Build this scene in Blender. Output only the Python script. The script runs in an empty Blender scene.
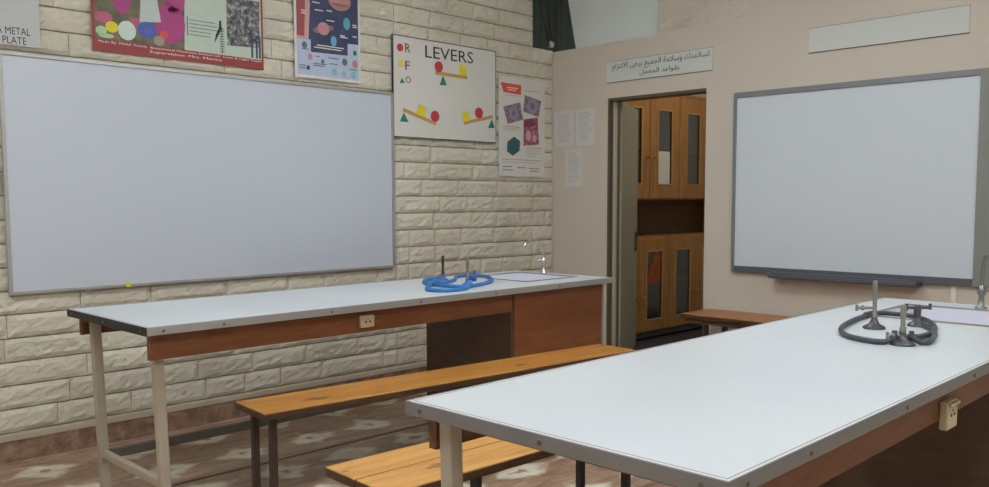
import bpy, bmesh, math, random
from mathutils import Vector, Matrix
random.seed(7)
PI = math.pi
scene = bpy.context.scene
COL = scene.collection

# ------------------------------------------------------------------ materials
def new_mat(name):
    m = bpy.data.materials.new(name); m.use_nodes = True
    nt = m.node_tree; b = nt.nodes['Principled BSDF']
    return m, nt, b
def node(nt, t, **kw):
    n = nt.nodes.new(t)
    for k, v in kw.items():
        if k in n.inputs.keys(): n.inputs[k].default_value = v
        else: setattr(n, k, v)
    return n
def c4(c): return (c[0], c[1], c[2], 1.0)
def srgb(r, g, b):
    f = lambda v: (v/255/12.92) if v/255 <= 0.04045 else ((v/255+0.055)/1.055)**2.4
    return (f(r), f(g), f(b))
def plain(name, col, rough=0.5, metal=0.0, var=0.08, scale=20.0, bump=0.0, spec=0.5, coords='Object', stretch=None):
    """colour with a light noise mottling of its own"""
    m, nt, b = new_mat(name)
    b.inputs['Roughness'].default_value = rough; b.inputs['Metallic'].default_value = metal
    b.inputs['Specular IOR Level'].default_value = spec
    tc = node(nt, 'ShaderNodeTexCoord'); mp = node(nt, 'ShaderNodeMapping')
    if stretch: mp.inputs['Scale'].default_value = stretch
    nt.links.new(tc.outputs[coords], mp.inputs['Vector'])
    n = node(nt, 'ShaderNodeTexNoise', Scale=scale, Detail=4.0); nt.links.new(mp.outputs[0], n.inputs['Vector'])
    mx = node(nt, 'ShaderNodeMix', data_type='RGBA'); nt.links.new(n.outputs['Fac'], mx.inputs['Factor'])
    mx.inputs['A'].default_value = c4([max(0, v*(1-var)) for v in col]); mx.inputs['B'].default_value = c4([min(1, v*(1+var)) for v in col])
    nt.links.new(mx.outputs['Result'], b.inputs['Base Color'])
    if bump:
        bp = node(nt, 'ShaderNodeBump', Strength=bump, Distance=0.01); nt.links.new(n.outputs['Fac'], bp.inputs['Height'])
        nt.links.new(bp.outputs[0], b.inputs['Normal'])
    return m
def ramp(nt, stops):
    r = node(nt, 'ShaderNodeValToRGB'); e = r.color_ramp.elements
    e[0].position, e[0].color = stops[0][0], c4(stops[0][1]); e[1].position, e[1].color = stops[-1][0], c4(stops[-1][1])
    for p, c in stops[1:-1]:
        x = e.new(p); x.color = c4(c)
    return r
def wood(name, dark, mid, light, rough=0.45, stretch=(1, 14, 14), scale=3.0, knots=False):
    m, nt, b = new_mat(name); b.inputs['Roughness'].default_value = rough
    tc = node(nt, 'ShaderNodeTexCoord'); mp = node(nt, 'ShaderNodeMapping'); mp.inputs['Scale'].default_value = stretch
    nt.links.new(tc.outputs['Object'], mp.inputs['Vector'])
    n = node(nt, 'ShaderNodeTexNoise', Scale=scale, Detail=6.0, Roughness=0.6, Distortion=0.6); nt.links.new(mp.outputs[0], n.inputs['Vector'])
    r = ramp(nt, [(0.25, dark), (0.5, mid), (0.78, light)]); nt.links.new(n.outputs['Fac'], r.inputs['Fac'])
    out = r.outputs['Color']
    if knots:
        n2 = node(nt, 'ShaderNodeTexNoise', Scale=9.0, Detail=3.0); m2 = node(nt, 'ShaderNodeMapping'); m2.inputs['Scale'].default_value = (0.6, 1.6, 1.6)
        nt.links.new(tc.outputs['Object'], m2.inputs['Vector']); nt.links.new(m2.outputs[0], n2.inputs['Vector'])
        r2 = ramp(nt, [(0.66, (0, 0, 0)), (0.74, (1, 1, 1))]); nt.links.new(n2.outputs['Fac'], r2.inputs['Fac'])
        mx = node(nt, 'ShaderNodeMix', data_type='RGBA'); nt.links.new(r2.outputs['Color'], mx.inputs['Factor'])
        nt.links.new(out, mx.inputs['A']); mx.inputs['B'].default_value = c4([v*0.3 for v in dark]); out = mx.outputs['Result']
    nt.links.new(out, b.inputs['Base Color'])
    bp = node(nt, 'ShaderNodeBump', Strength=0.12, Distance=0.004); nt.links.new(n.outputs['Fac'], bp.inputs['Height']); nt.links.new(bp.outputs[0], b.inputs['Normal'])
    return m

M = {}
# split-face brick
def brick_material():
    m, nt, b = new_mat('painted_split_face_brick'); b.inputs['Roughness'].default_value = 0.75; b.inputs['Specular IOR Level'].default_value = 0.3
    tc = node(nt, 'ShaderNodeTexCoord')
    n1 = node(nt, 'ShaderNodeTexNoise', Scale=2.2, Detail=3.0); n2 = node(nt, 'ShaderNodeTexNoise', Scale=46.0, Detail=9.0, Roughness=0.7)
    for n in (n1, n2): nt.links.new(tc.outputs['Object'], n.inputs['Vector'])
    r1 = ramp(nt, [(0.3, srgb(206, 199, 182)), (0.55, srgb(220, 213, 196)), (0.75, srgb(228, 222, 206))]); nt.links.new(n1.outputs['Fac'], r1.inputs['Fac'])
    r2 = ramp(nt, [(0.28, (0.55, 0.53, 0.5)), (0.45, (1, 1, 1)), (0.9, (1, 1, 1))]); nt.links.new(n2.outputs['Fac'], r2.inputs['Fac'])
    mx = node(nt, 'ShaderNodeMix', data_type='RGBA', blend_type='MULTIPLY'); mx.inputs['Factor'].default_value = 0.45
    nt.links.new(r1.outputs['Color'], mx.inputs['A']); nt.links.new(r2.outputs['Color'], mx.inputs['B'])
    nt.links.new(mx.outputs['Result'], b.inputs['Base Color'])
    bp = node(nt, 'ShaderNodeBump', Strength=0.9, Distance=0.012); nt.links.new(n2.outputs['Fac'], bp.inputs['Height']); nt.links.new(bp.outputs[0], b.inputs['Normal'])
    return m
M['brick'] = brick_material()
M['mortar'] = plain('brick_mortar', srgb(160, 150, 132), 0.9, var=0.25, scale=12)
M['plaster'] = plain('cream_pink_plaster', srgb(208, 199, 186), 0.6, var=0.035, scale=3.0, bump=0.05)
M['ceiling'] = plain('ceiling_paint', (0.84, 0.83, 0.80), 0.8)
M['plain_wall'] = plain('plain_wall_paint', srgb(224, 219, 210), 0.7, var=0.04, scale=3)
M['white_board'] = plain('whiteboard_enamel', srgb(196, 203, 214), 0.28, var=0.02, scale=1.5)
M['board_screen'] = plain('matt_board_surface', srgb(211, 220, 229), 0.4, var=0.015, scale=1.5)
M['alu'] = plain('aluminium_trim', srgb(176, 176, 174), 0.42, 0.6, var=0.06, scale=9)
M['alu_dull'] = plain('dull_aluminium_strip', srgb(132, 129, 127), 0.5, 0.45, var=0.1, scale=9)
M['dark_strip'] = plain('bare_dark_edge', srgb(50, 47, 44), 0.6, 0.2, var=0.25, scale=18)
M['steel'] = plain('steel_screw', (0.16, 0.15, 0.14), 0.4, 0.7)
M['frame_grey'] = plain('grey_frame_plastic', srgb(128, 132, 136), 0.45, 0.1, var=0.03)
M['frame_dark'] = plain('slate_grey_plastic', srgb(92, 96, 104), 0.5, var=0.05)
M['frame_side'] = plain('greenish_grey_plastic', srgb(136, 140, 134), 0.45, var=0.03)
M['ledge'] = plain('pen_tray_plastic', srgb(84, 88, 98), 0.5, var=0.08, scale=14)
def laminate():
    m, nt, b = new_mat('white_laminate'); b.inputs['Roughness'].default_value = 0.3
    tc = node(nt, 'ShaderNodeTexCoord'); n = node(nt, 'ShaderNodeTexNoise', Scale=1.6, Detail=3.0); nt.links.new(tc.outputs['Object'], n.inputs['Vector'])
    r = ramp(nt, [(0.3, srgb(202, 208, 214)), (0.7, srgb(207, 214, 217))]); nt.links.new(n.outputs['Fac'], r.inputs['Fac'])
    v = node(nt, 'ShaderNodeTexVoronoi', Scale=7.0); nt.links.new(tc.outputs['Object'], v.inputs['Vector'])
    n3 = node(nt, 'ShaderNodeTexNoise', Scale=3.1, Detail=1.0); nt.links.new(tc.outputs['Object'], n3.inputs['Vector'])
    r3 = ramp(nt, [(0.56, (0, 0, 0)), (0.6, (1, 1, 1))]); nt.links.new(n3.outputs['Fac'], r3.inputs['Fac'])
    lt = node(nt, 'ShaderNodeMath', operation='LESS_THAN'); lt.inputs[1].default_value = 0.022; nt.links.new(v.outputs['Distance'], lt.inputs[0])
    mu = node(nt, 'ShaderNodeMath', operation='MULTIPLY'); nt.links.new(lt.outputs[0], mu.inputs[0]); nt.links.new(r3.outputs['Color'], mu.inputs[1])
    mx = node(nt, 'ShaderNodeMix', data_type='RGBA'); nt.links.new(mu.outputs[0], mx.inputs['Factor']); nt.links.new(r.outputs['Color'], mx.inputs['A'])
    mx.inputs['B'].default_value = c4(srgb(120, 112, 105)); nt.links.new(mx.outputs['Result'], b.inputs['Base Color'])
    return m
M['laminate'] = laminate()
M['panel_wood'] = wood('red_brown_laminate', srgb(118, 68, 38), srgb(132, 79, 46), srgb(143, 88, 52), 0.42, (1.5, 1.5, 9), 2.5)
M['apron_wood'] = wood('red_brown_apron', srgb(108, 64, 38), srgb(124, 76, 45), srgb(136, 86, 52), 0.45, (2, 10, 10), 3)
M['shaded_side_wood'] = wood('shaded_brown_side', srgb(78, 56, 42), srgb(88, 64, 48), srgb(98, 72, 54), 0.5, (2, 2, 8), 3)  # shadow on the cupboard side panel put into a darker brown
M['bench_wood'] = wood('varnished_pine', srgb(150, 96, 40), srgb(184, 126, 56), srgb(204, 148, 76), 0.4, (1, 12, 12), 2.6, knots=True)
M['plank_wood'] = wood('varnished_light_pine', srgb(176, 120, 56), srgb(204, 150, 78), srgb(220, 172, 100), 0.42, (1, 12, 12), 2.6, knots=True)
M['bench_rail'] = wood('worn_dark_bench_rail', srgb(52, 36, 22), srgb(74, 50, 30), srgb(98, 68, 38), 0.6, (1, 10, 10), 4)
M['brown_bench'] = wood('brown_bench_wood', srgb(150, 98, 52), srgb(174, 118, 68), srgb(190, 134, 80), 0.45, (12, 1, 12), 2.6)
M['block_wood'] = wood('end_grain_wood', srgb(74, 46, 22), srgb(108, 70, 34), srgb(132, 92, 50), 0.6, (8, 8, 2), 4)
M['leg_paint'] = plain('beige_painted_steel', srgb(172, 160, 142), 0.5, var=0.12, scale=11)
M['leg_dark'] = plain('dark_brown_painted_steel', srgb(64, 50, 42), 0.5, var=0.15, scale=14)
M['leg_black'] = plain('black_painted_steel', srgb(54, 48, 50), 0.5, var=0.15, scale=14)
M['rail_dark'] = plain('dark_grey_rail', srgb(92, 86, 76), 0.55, var=0.2, scale=8)
M['socket'] = plain('ivory_plastic', srgb(196, 184, 152), 0.45, var=0.06)
M['socket_dark'] = plain('socket_hole', (0.03, 0.03, 0.03), 0.6)
M['ceramic'] = plain('white_ceramic', srgb(214, 216, 228), 0.18, var=0.02)
M['ceramic_in'] = plain('lavender_white_ceramic', srgb(222, 221, 234), 0.22, var=0.02)
M['rim_grey'] = plain('grey_sealant', srgb(142, 138, 130), 0.6, var=0.15, scale=30)
M['chrome'] = plain('chrome', (0.72, 0.72, 0.72), 0.15, 1.0, var=0.02)
M['pewter'] = plain('dull_nickel', srgb(138, 140, 134), 0.32, 0.7, var=0.08)
M['burner_steel'] = plain('burner_steel', srgb(146, 144, 138), 0.35, 0.8, var=0.1)
M['burner_dark'] = plain('blackened_burner', srgb(72, 66, 62), 0.45, 0.5, var=0.2)
M['burner_base'] = plain('grey_cast_base', srgb(88, 88, 92), 0.4, 0.5, var=0.12)
M['blue_base'] = plain('blue_enamel_base', srgb(72, 108, 176), 0.4, 0.1, var=0.1)
M['blue_hose'] = plain('blue_rubber', srgb(42, 118, 186), 0.4, var=0.12, scale=14)
M['dark_hose'] = plain('dark_rubber', srgb(66, 70, 80), 0.45, var=0.1, scale=14)
M['paper'] = plain('white_paper', srgb(214, 212, 206), 0.8, var=0.015)
M['paper_grey'] = plain('grey_white_paper', srgb(190, 192, 192), 0.8, var=0.02)
M['sign_white'] = plain('sign_board', srgb(208, 214, 208), 0.6, var=0.02)
M['sign_edge'] = plain('dark_edge_and_shadow_line', srgb(104, 100, 92), 0.7)
M['ink'] = plain('black_ink', srgb(52, 50, 52), 0.7, var=0.1)
M['ink_soft'] = plain('grey_print', srgb(128, 128, 132), 0.8, var=0.1)
M['ink_pale'] = plain('pale_print', srgb(178, 178, 178), 0.8, var=0.05)
M['maroon'] = plain('maroon_ink', srgb(120, 62, 58), 0.7, var=0.15)
M['print_white'] = plain('white_print', srgb(232, 222, 216), 0.8)
for k, c in dict(red=(190, 62, 62), yellow=(226, 208, 40), green=(28, 128, 98), tan=(196, 152, 84), orange_red=(214, 88, 66), purple=(122, 108, 132), violet=(150, 138, 156),
                 plum=(120, 62, 84), pinkish=(204, 164, 164), teal=(50, 98, 98), banner_red=(146, 58, 58), magenta=(168, 64, 124), rose=(178, 92, 120), cone=(186, 196, 194),
                 blue=(70, 98, 170), indigo=(98, 92, 190), egg=(196, 214, 204), pale_green=(176, 202, 158), leaf=(132, 168, 84), pale_panel=(184, 198, 182), navy=(54, 62, 92),
                 sun=(158, 78, 78), jupiter=(178, 128, 116), saturn=(190, 134, 136), ring=(140, 104, 120), cyan=(84, 160, 178), neptune=(108, 168, 204), pale_blue=(178, 190, 212), slate=(96, 104, 128), pale_teal=(134, 182, 196), sunpale=(196, 156, 150)).items():
    M[k] = plain('print_'+k, srgb(*c), 0.6, var=0.1, scale=25)
def photo_mat(name, stops, scale, detail=5.0):
    m, nt, b = new_mat(name); b.inputs['Roughness'].default_value = 0.6
    tc = node(nt, 'ShaderNodeTexCoord'); n = node(nt, 'ShaderNodeTexNoise', Scale=scale, Detail=detail, Roughness=0.65); nt.links.new(tc.outputs['Object'], n.inputs['Vector'])
    r = ramp(nt, stops); nt.links.new(n.outputs['Fac'], r.inputs['Fac']); nt.links.new(r.outputs['Color'], b.inputs['Base Color'])
    return m
M['bush'] = photo_mat('blurred_garden_print', [(0.35, srgb(84, 78, 64)), (0.5, srgb(104, 104, 78)), (0.62, srgb(140, 106, 96)), (0.75, srgb(150, 132, 110))], 9)
M['mono'] = photo_mat('black_and_white_photo_print', [(0.36, srgb(48, 46, 52)), (0.5, srgb(98, 98, 100)), (0.66, srgb(176, 178, 176))], 34)
M['tissue'] = photo_mat('micrograph_print', [(0.35, srgb(104, 86, 98)), (0.55, srgb(142, 124, 136)), (0.7, srgb(190, 170, 180))], 40)
M['tissue_red'] = photo_mat('pink_micrograph_print', [(0.35, srgb(110, 46, 70)), (0.55, srgb(164, 96, 112)), (0.7, srgb(216, 176, 180))], 30)
M['space'] = photo_mat('night_sky_print', [(0.3, srgb(48, 56, 84)), (0.6, srgb(64, 72, 104)), (0.8, srgb(82, 84, 116))], 10)
def marble_tile():
    m, nt, b = new_mat('red_brown_patterned_tile'); b.inputs['Roughness'].default_value = 0.32
    T = 0.4
    tc = node(nt, 'ShaderNodeTexCoord'); sep = node(nt, 'ShaderNodeSeparateXYZ')
    nz = node(nt, 'ShaderNodeTexNoise', Scale=7.0, Detail=5.0); nt.links.new(tc.outputs['Object'], nz.inputs['Vector'])
    nt.links.new(tc.outputs['Object'], sep.inputs[0])
    def math_(op, a, b_=None, c=None):
        n = node(nt, 'ShaderNodeMath', operation=op)
        for i, v in enumerate((a, b_, c)):
            if v is None: continue
            if isinstance(v, (int, float)): n.inputs[i].default_value = v
            else: nt.links.new(v, n.inputs[i])
        return n.outputs[0]
    def cell(o, off): return math_('ABSOLUTE', math_('SUBTRACT', math_('FRACT', math_('DIVIDE', math_('ADD', o, off), T)), 0.5))
    ux, uy = cell(sep.outputs['X'], 10*T+0.18), cell(sep.outputs['Y'], 20*T+0.09)   # 0 in the tile's middle, .5 at the grout
    d = math_('ADD', math_('ADD', math_('MULTIPLY', ux, 0.85), uy), math_('MULTIPLY', math_('SUBTRACT', nz.outputs['Fac'], 0.5), 0.55))
    patch = ramp(nt, [(0.24, (1, 1, 1)), (0.37, (0, 0, 0))]); nt.links.new(d, patch.inputs['Fac'])
    core = ramp(nt, [(0.05, (1, 1, 1)), (0.10, (0, 0, 0))]); nt.links.new(d, core.inputs['Fac'])
    mp = node(nt, 'ShaderNodeMapping'); mp.inputs['Scale'].default_value = (3.0, 13.0, 3.0); mp.inputs['Rotation'].default_value = (0, 0, 0.18); nt.links.new(tc.outputs['Object'], mp.inputs['Vector'])
    st = node(nt, 'ShaderNodeTexNoise', Scale=1.4, Detail=7.0, Roughness=0.65, Distortion=0.8); nt.links.new(mp.outputs[0], st.inputs['Vector'])
    base = ramp(nt, [(0.28, srgb(112, 86, 70)), (0.45, srgb(152, 122, 102)), (0.58, srgb(178, 150, 126)), (0.75, srgb(204, 180, 154))]); nt.links.new(st.outputs['Fac'], base.inputs['Fac'])
    cream = ramp(nt, [(0.35, srgb(204, 196, 174)), (0.6, srgb(234, 232, 214))]); nt.links.new(st.outputs['Fac'], cream.inputs['Fac'])
    mx = node(nt, 'ShaderNodeMix', data_type='RGBA'); nt.links.new(patch.outputs['Color'], mx.inputs['Factor']); nt.links.new(base.outputs['Color'], mx.inputs['A']); nt.links.new(cream.outputs['Color'], mx.inputs['B'])
    m2 = node(nt, 'ShaderNodeMix', data_type='RGBA'); nt.links.new(core.outputs['Color'], m2.inputs['Factor']); nt.links.new(mx.outputs['Result'], m2.inputs['A']); m2.inputs['B'].default_value = c4(srgb(172, 128, 104))
    g = math_('GREATER_THAN', math_('MAXIMUM', ux, uy), 0.488)
    m3 = node(nt, 'ShaderNodeMix', data_type='RGBA'); nt.links.new(g, m3.inputs['Factor']); nt.links.new(m2.outputs['Result'], m3.inputs['A']); m3.inputs['B'].default_value = c4(srgb(150, 124, 104))
    nt.links.new(m3.outputs['Result'], b.inputs['Base Color'])
    bp = node(nt, 'ShaderNodeBump', Strength=0.25, Distance=0.003, invert=True); nt.links.new(g, bp.inputs['Height']); nt.links.new(bp.outputs[0], b.inputs['Normal'])
    return m
M['floor'] = marble_tile()
M['skirt'] = photo_mat('red_brown_marble_skirting', [(0.3, srgb(100, 74, 60)), (0.5, srgb(136, 108, 90)), (0.72, srgb(176, 150, 128))], 14)
M['skirt_pale'] = plain('pale_cement_ledge', srgb(182, 170, 150), 0.8, var=0.12, scale=14, bump=0.2)
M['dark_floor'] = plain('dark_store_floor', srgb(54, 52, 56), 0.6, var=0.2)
M['cupboard'] = wood('orange_brown_veneer', srgb(140, 98, 52), srgb(166, 118, 64), srgb(182, 134, 80), 0.4, (7, 7, 1), 3)
M['cupboard_edge'] = plain('pale_wood_bead', srgb(190, 148, 92), 0.5, var=0.1)
M['cupboard_in'] = plain('dark_cupboard_interior', srgb(96, 96, 96), 0.7, var=0.15)
M['niche'] = plain('brown_back_panel', srgb(112, 90, 66), 0.6, var=0.12, scale=6)
def glass_mat():
    m, nt, b = new_mat('tinted_cupboard_glass')
    out = nt.nodes['Material Output']; nt.nodes.remove(b)
    tr = node(nt, 'ShaderNodeBsdfTransparent', Color=(0.72, 0.76, 0.80, 1)); gl = node(nt, 'ShaderNodeBsdfGlossy', Color=(0.9, 0.93, 1, 1), Roughness=0.14)
    mx = node(nt, 'ShaderNodeMixShader'); mx.inputs[0].default_value = 0.2; nt.links.new(tr.outputs[0], mx.inputs[1]); nt.links.new(gl.outputs[0], mx.inputs[2])
    nt.links.new(mx.outputs[0], out.inputs['Surface']); return m
M['glass'] = glass_mat()
M['jamb'] = plain('grey_brown_door_frame', srgb(126, 116, 98), 0.5, var=0.15, scale=6, stretch=(8, 8, 1))
M['jamb_light'] = plain('pale_door_stop', srgb(186, 176, 156), 0.5, var=0.06)
M['jamb_dark'] = plain('dark_door_frame', srgb(92, 80, 66), 0.5, var=0.15)
M['leaf'] = plain('olive_grey_door', srgb(150, 146, 124), 0.5, var=0.08, scale=4, stretch=(6, 6, 1))
M['latch'] = plain('bronze_latch_plate', srgb(66, 54, 40), 0.5, 0.2)
M['brass'] = plain('brass', srgb(188, 150, 84), 0.3, 0.8)
M['curtain'] = plain('dark_green_grey_cloth', srgb(78, 88, 82), 0.85, var=0.3, scale=5, stretch=(12, 12, 0.6))
M['panel_white'] = plain('pale_green_white_panel', srgb(222, 231, 228), 0.55, var=0.03, scale=5)
M['cable'] = plain('black_cable', (0.02, 0.02, 0.022), 0.5)
M['plug'] = plain('pale_plug', srgb(178, 184, 176), 0.5)
M['rust'] = photo_mat('rust_coloured_reflection', [(0.3, srgb(126, 60, 34)), (0.6, srgb(168, 90, 50)), (0.8, srgb(190, 116, 74))], 16)
M['dim_item'] = plain('dim_dark_bottles', srgb(86, 92, 104), 0.3, var=0.2)
M['conduit'] = plain('cream_conduit', srgb(236, 230, 216), 0.5, var=0.04)
M['fixture'] = plain('white_lamp_housing', (0.75, 0.75, 0.75), 0.5)
def emit(name, col, s):
    m, nt, b = new_mat(name); b.inputs['Base Color'].default_value = c4(col); b.inputs['Emission Color'].default_value = c4(col); b.inputs['Emission Strength'].default_value = s
    return m
M['tube'] = emit('fluorescent_tube', (0.92, 0.97, 1.0), 26.0)
M['bulb'] = emit('store_room_lamp', (1.0, 0.92, 0.8), 34.0)

# ------------------------------------------------------------------ mesh helpers
class MB:
    """collects shapes into one mesh"""
    def __init__(s, T=None): s.v = []; s.f = []; s.m = []; s.sm = []; s.T = T
    def add(s, vs, fs, mi=0, smooth=False):
        o = len(s.v); s.v += [tuple(v) for v in vs]; s.f += [tuple(i+o for i in f) for f in fs]; s.m += [mi]*len(fs); s.sm += [smooth]*len(fs); return s
    def box(s, a, b, mi=0, bev=0.0, M_=None):
        x0, y0, z0 = [min(p, q) for p, q in zip(a, b)]; x1, y1, z1 = [max(p, q) for p, q in zip(a, b)]
        bm = bmesh.new(); bmesh.ops.create_cube(bm, size=1)
        for v in bm.verts: v.co = Vector(((x0+x1)/2+v.co.x*(x1-x0), (y0+y1)/2+v.co.y*(y1-y0), (z0+z1)/2+v.co.z*(z1-z0)))
        if bev: bmesh.ops.bevel(bm, geom=bm.edges[:], offset=min(bev, .45*min(x1-x0, y1-y0, z1-z0)), segments=2, affect='EDGES', profile=0.5)
        if M_ is not None: bmesh.ops.transform(bm, matrix=M_, verts=bm.verts)
        bm.verts.index_update(); s.add([v.co.copy() for v in bm.verts], [[v.index for v in f.verts] for f in bm.faces], mi); bm.free(); return s
    def tube(s, pts, r, mi=0, n=10, cap=True):
        pts = [Vector(p) for p in pts]; rs = r if isinstance(r, (list, tuple)) else [r]*len(pts)
        vs = []; fs = []; prev = None
        for i, p in enumerate(pts):
            t = (pts[min(i+1, len(pts)-1)]-pts[max(i-1, 0)]).normalized()
            if prev is None:
                u = t.orthogonal().normalized()
            else:
                u = (prev - t*prev.dot(t)).normalized()
            prev = u; w = t.cross(u)
            for k in range(n): vs.append(p+(u*math.cos(2*PI*k/n)+w*math.sin(2*PI*k/n))*rs[i])
        for i in range(len(pts)-1):
            for k in range(n): fs.append((i*n+k, i*n+(k+1) % n, (i+1)*n+(k+1) % n, (i+1)*n+k))
        s.add(vs, fs, mi, True)
        if cap:
            s.add(vs[:n], [tuple(reversed(range(n)))], mi); s.add(vs[-n:], [tuple(range(n))], mi)
        return s
    def lathe(s, prof, c=(0, 0, 0), mi=0, n=20):
        c = Vector(c); vs = []; fs = []
        for r, z in prof:
            for k in range(n): vs.append(c+Vector((r*math.cos(2*PI*k/n), r*math.sin(2*PI*k/n), z)))
        for i in range(len(prof)-1):
            for k in range(n): fs.append((i*n+k, i*n+(k+1) % n, (i+1)*n+(k+1) % n, (i+1)*n+k))
        s.add(vs, fs, mi, True); s.add(vs[:n], [tuple(reversed(range(n)))], mi); s.add(vs[-n:], [tuple(range(n))], mi); return s
    def prism(s, poly, z0, z1, mi=0):
        """polygon in the local XY plane with a thickness along Z"""
        a = sum(poly[i][0]*poly[(i+1) % len(poly)][1]-poly[(i+1) % len(poly)][0]*poly[i][1] for i in range(len(poly)))
        if a < 0: poly = poly[::-1]
        n = len(poly); vs = [(x, y, z0) for x, y in poly]+[(x, y, z1) for x, y in poly]
        fs = [tuple(reversed(range(n))), tuple(range(n, 2*n))]+[(i, (i+1) % n, n+(i+1) % n, n+i) for i in range(n)]
        return s.add(vs, fs, mi)
    def ell(s, cx, cy, rx, ry, z0, z1, mi=0, n=22, rot=0):
        return s.prism([(cx+rx*math.cos(a)*math.cos(rot)-ry*math.sin(a)*math.sin(rot), cy+rx*math.cos(a)*math.sin(rot)+ry*math.sin(a)*math.cos(rot)) for a in [2*PI*i/n for i in range(n)]], z0, z1, mi)
    def build(s, name, mats, parent=None):
        me = bpy.data.meshes.new(name); me.from_pydata(s.v, [], s.f)
        for m in (mats if isinstance(mats, (list, tuple)) else [mats]): me.materials.append(M[m] if isinstance(m, str) else m)
        me.polygons.foreach_set('material_index', s.m); me.polygons.foreach_set('use_smooth', s.sm); me.update()
        o = bpy.data.objects.new(name, me); COL.objects.link(o)
        if parent: o.parent = parent
        return o
def tag(o, label, cat, group=None, kind=None):
    if label: o['label'] = label
    if cat: o['category'] = cat
    if group: o['group'] = group
    if kind: o['kind'] = kind
    return o
def thing(name, label, cat, loc=(0, 0, 0), rot=(0, 0, 0), group=None):
    o = bpy.data.objects.new(name, None); o.empty_display_size = 0.05; COL.objects.link(o); o.location = loc; o.rotation_euler = rot
    return tag(o, label, cat, group)
def struct(name, mb, mats, parent=None):
    o = mb.build(name, mats, parent)
    if not parent: o['kind'] = 'structure'
    return o
def spline(pts, k=6, closed=False):
    P = [Vector(p) for p in pts]; n = len(P); out = []
    g = (lambda i: P[i % n]) if closed else (lambda i: P[max(0, min(n-1, i))])
    for i in range(n if closed else n-1):
        p0, p1, p2, p3 = g(i-1), g(i), g(i+1), g(i+2)
        for j in range(k):
            t = j/k; out.append(0.5*((2*p1)+(p2-p0)*t+(2*p0-5*p1+4*p2-p3)*t*t+(3*p1-p0-3*p2+p3)*t**3))
    if not closed: out.append(P[-1])
    return out
def text_mesh(name, lines, mat, parent, depth=0.0008, lift=0.0):
    """lines: (text, x, y, width, height, slant) in the parent's XY plane -> one mesh of letters"""
    out = []
    for body, x, y, w, h, rot in lines:
        mb = MB()
        cu = bpy.data.curves.new('lettering', 'FONT'); cu.body = body; cu.size = 1; cu.resolution_u = 2; cu.extrude = 0.01
        t = bpy.data.objects.new('lettering', cu); COL.objects.link(t); bpy.context.view_layer.update()
        me = bpy.data.meshes.new_from_object(t.evaluated_get(bpy.context.evaluated_depsgraph_get()))
        xs = [v.co.x for v in me.vertices]; ys = [v.co.y for v in me.vertices]
        sx = w/(max(xs)-min(xs)); sy = h/(max(ys)-min(ys)); ca, sa = math.cos(rot), math.sin(rot); vs = []
        for v in me.vertices:
            a, b = (v.co.x-min(xs))*sx, (v.co.y-min(ys))*sy
            vs.append((x+a*ca-b*sa, y+a*sa+b*ca, 0.0012+v.co.z/0.01*depth*0.5))
        mb.add(vs, [tuple(p.vertices) for p in me.polygons])
        bpy.data.objects.remove(t); bpy.data.meshes.remove(me); bpy.data.curves.remove(cu)
        o = mb.build(name, mat, parent); o.location.z = lift; out.append(o)
    return out

# ------------------------------------------------------------------ setting
EYE = 1.28
X0, Y0, CEIL = -6.9, -6.4, 3.1
struct('floor', MB().box((X0, Y0, -0.1), (0.12, 0.4, 0)), 'floor')
struct('ceiling', MB().box((X0-.1, Y0-.1, CEIL), (3.3, 0.6, CEIL+0.1)), 'ceiling')
struct('wall_front', MB().box((X0-.1, Y0-.1, 0), (0.0, Y0, CEIL)), 'plain_wall')
struct('wall_right', MB().box((X0-.1, Y0, 0), (X0, 0.02, CEIL)), 'plain_wall')
# brick wall: mortar slab + every brick as a rough-faced block, one wall
wl = MB()
SILL = 2.474
wl.box((X0, 0.012, 0), (-0.24, 0.14, CEIL), 1); wl.box((-0.24, 0.012, 0), (0.0, 0.14, SILL), 1)
def brick_block(x0, x1, z0, z1):
    nx, nz = max(4, int((x1-x0)/0.032)), 5
    base = random.uniform(-0.004, 0.004); tilt = random.uniform(-.004, .004); vs = []; fs = []
    for j in range(nz+1):
        for i in range(nx+1):
            edge = i in (0, nx) or j in (0, nz)
            x = x0+(x1-x0)*i/nx; z = z0+(z1-z0)*j/nz
            if not edge: x += random.uniform(-.008, .008); z += random.uniform(-.005, .005)
            y = 0.003 if edge else -0.007+base+tilt*(j/nz-.5)+random.uniform(-.0048, .0042)
            if edge: z += random.uniform(-.0018, .0018)
            vs.append((x, y, z))
    for j in range(nz):
        for i in range(nx):
            a = j*(nx+1)+i; q = (a, a+1, a+nx+2, a+nx+1)
            fs.append(q)
    wl.add(vs, fs, 0)
    ring = [i for i in range(nx+1)]+[(j+1)*(nx+1)+nx for j in range(nz)]+[nz*(nx+1)+i for i in range(nx-1, -1, -1)]+[j*(nx+1) for j in range(nz-1, 0, -1)]
    rv = [vs[i] for i in ring]; n = len(rv)
    wl.add(rv+[(x, 0.013, z) for x, y, z in rv], [(i, n+i, n+(i+1) % n, (i+1) % n) for i in range(n)], 0)
H_ = 0.1167; row = 0; z = 0.142
while z < CEIL-0.01:
    z1 = min(z+H_, CEIL)
    segs = [(X0, -1.62), (-1.62, -0.24), (-0.24, 0.0)]
    if z1 > SILL+0.03: segs = segs[:2]
    for a, b in segs:
        x = a - (random.uniform(0.05, 0.2))
        while x < b-0.02:
            L_ = random.choice((0.25, 0.33, 0.40, 0.47))*random.uniform(.9, 1.1); e = x+L_
            if b-e < 0.09: e = b
            s_ = max(x, a)
            if e-s_ > 0.03: brick_block(s_+0.0018, min(e, b)-0.0018, z+0.004, min(z1, SILL if (b == 0.0 and z < SILL < z1) else z1)-0.004)
            x = e
    z = z1; row += 1
struct('wall_left', wl, ['brick', 'mortar'])
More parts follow.
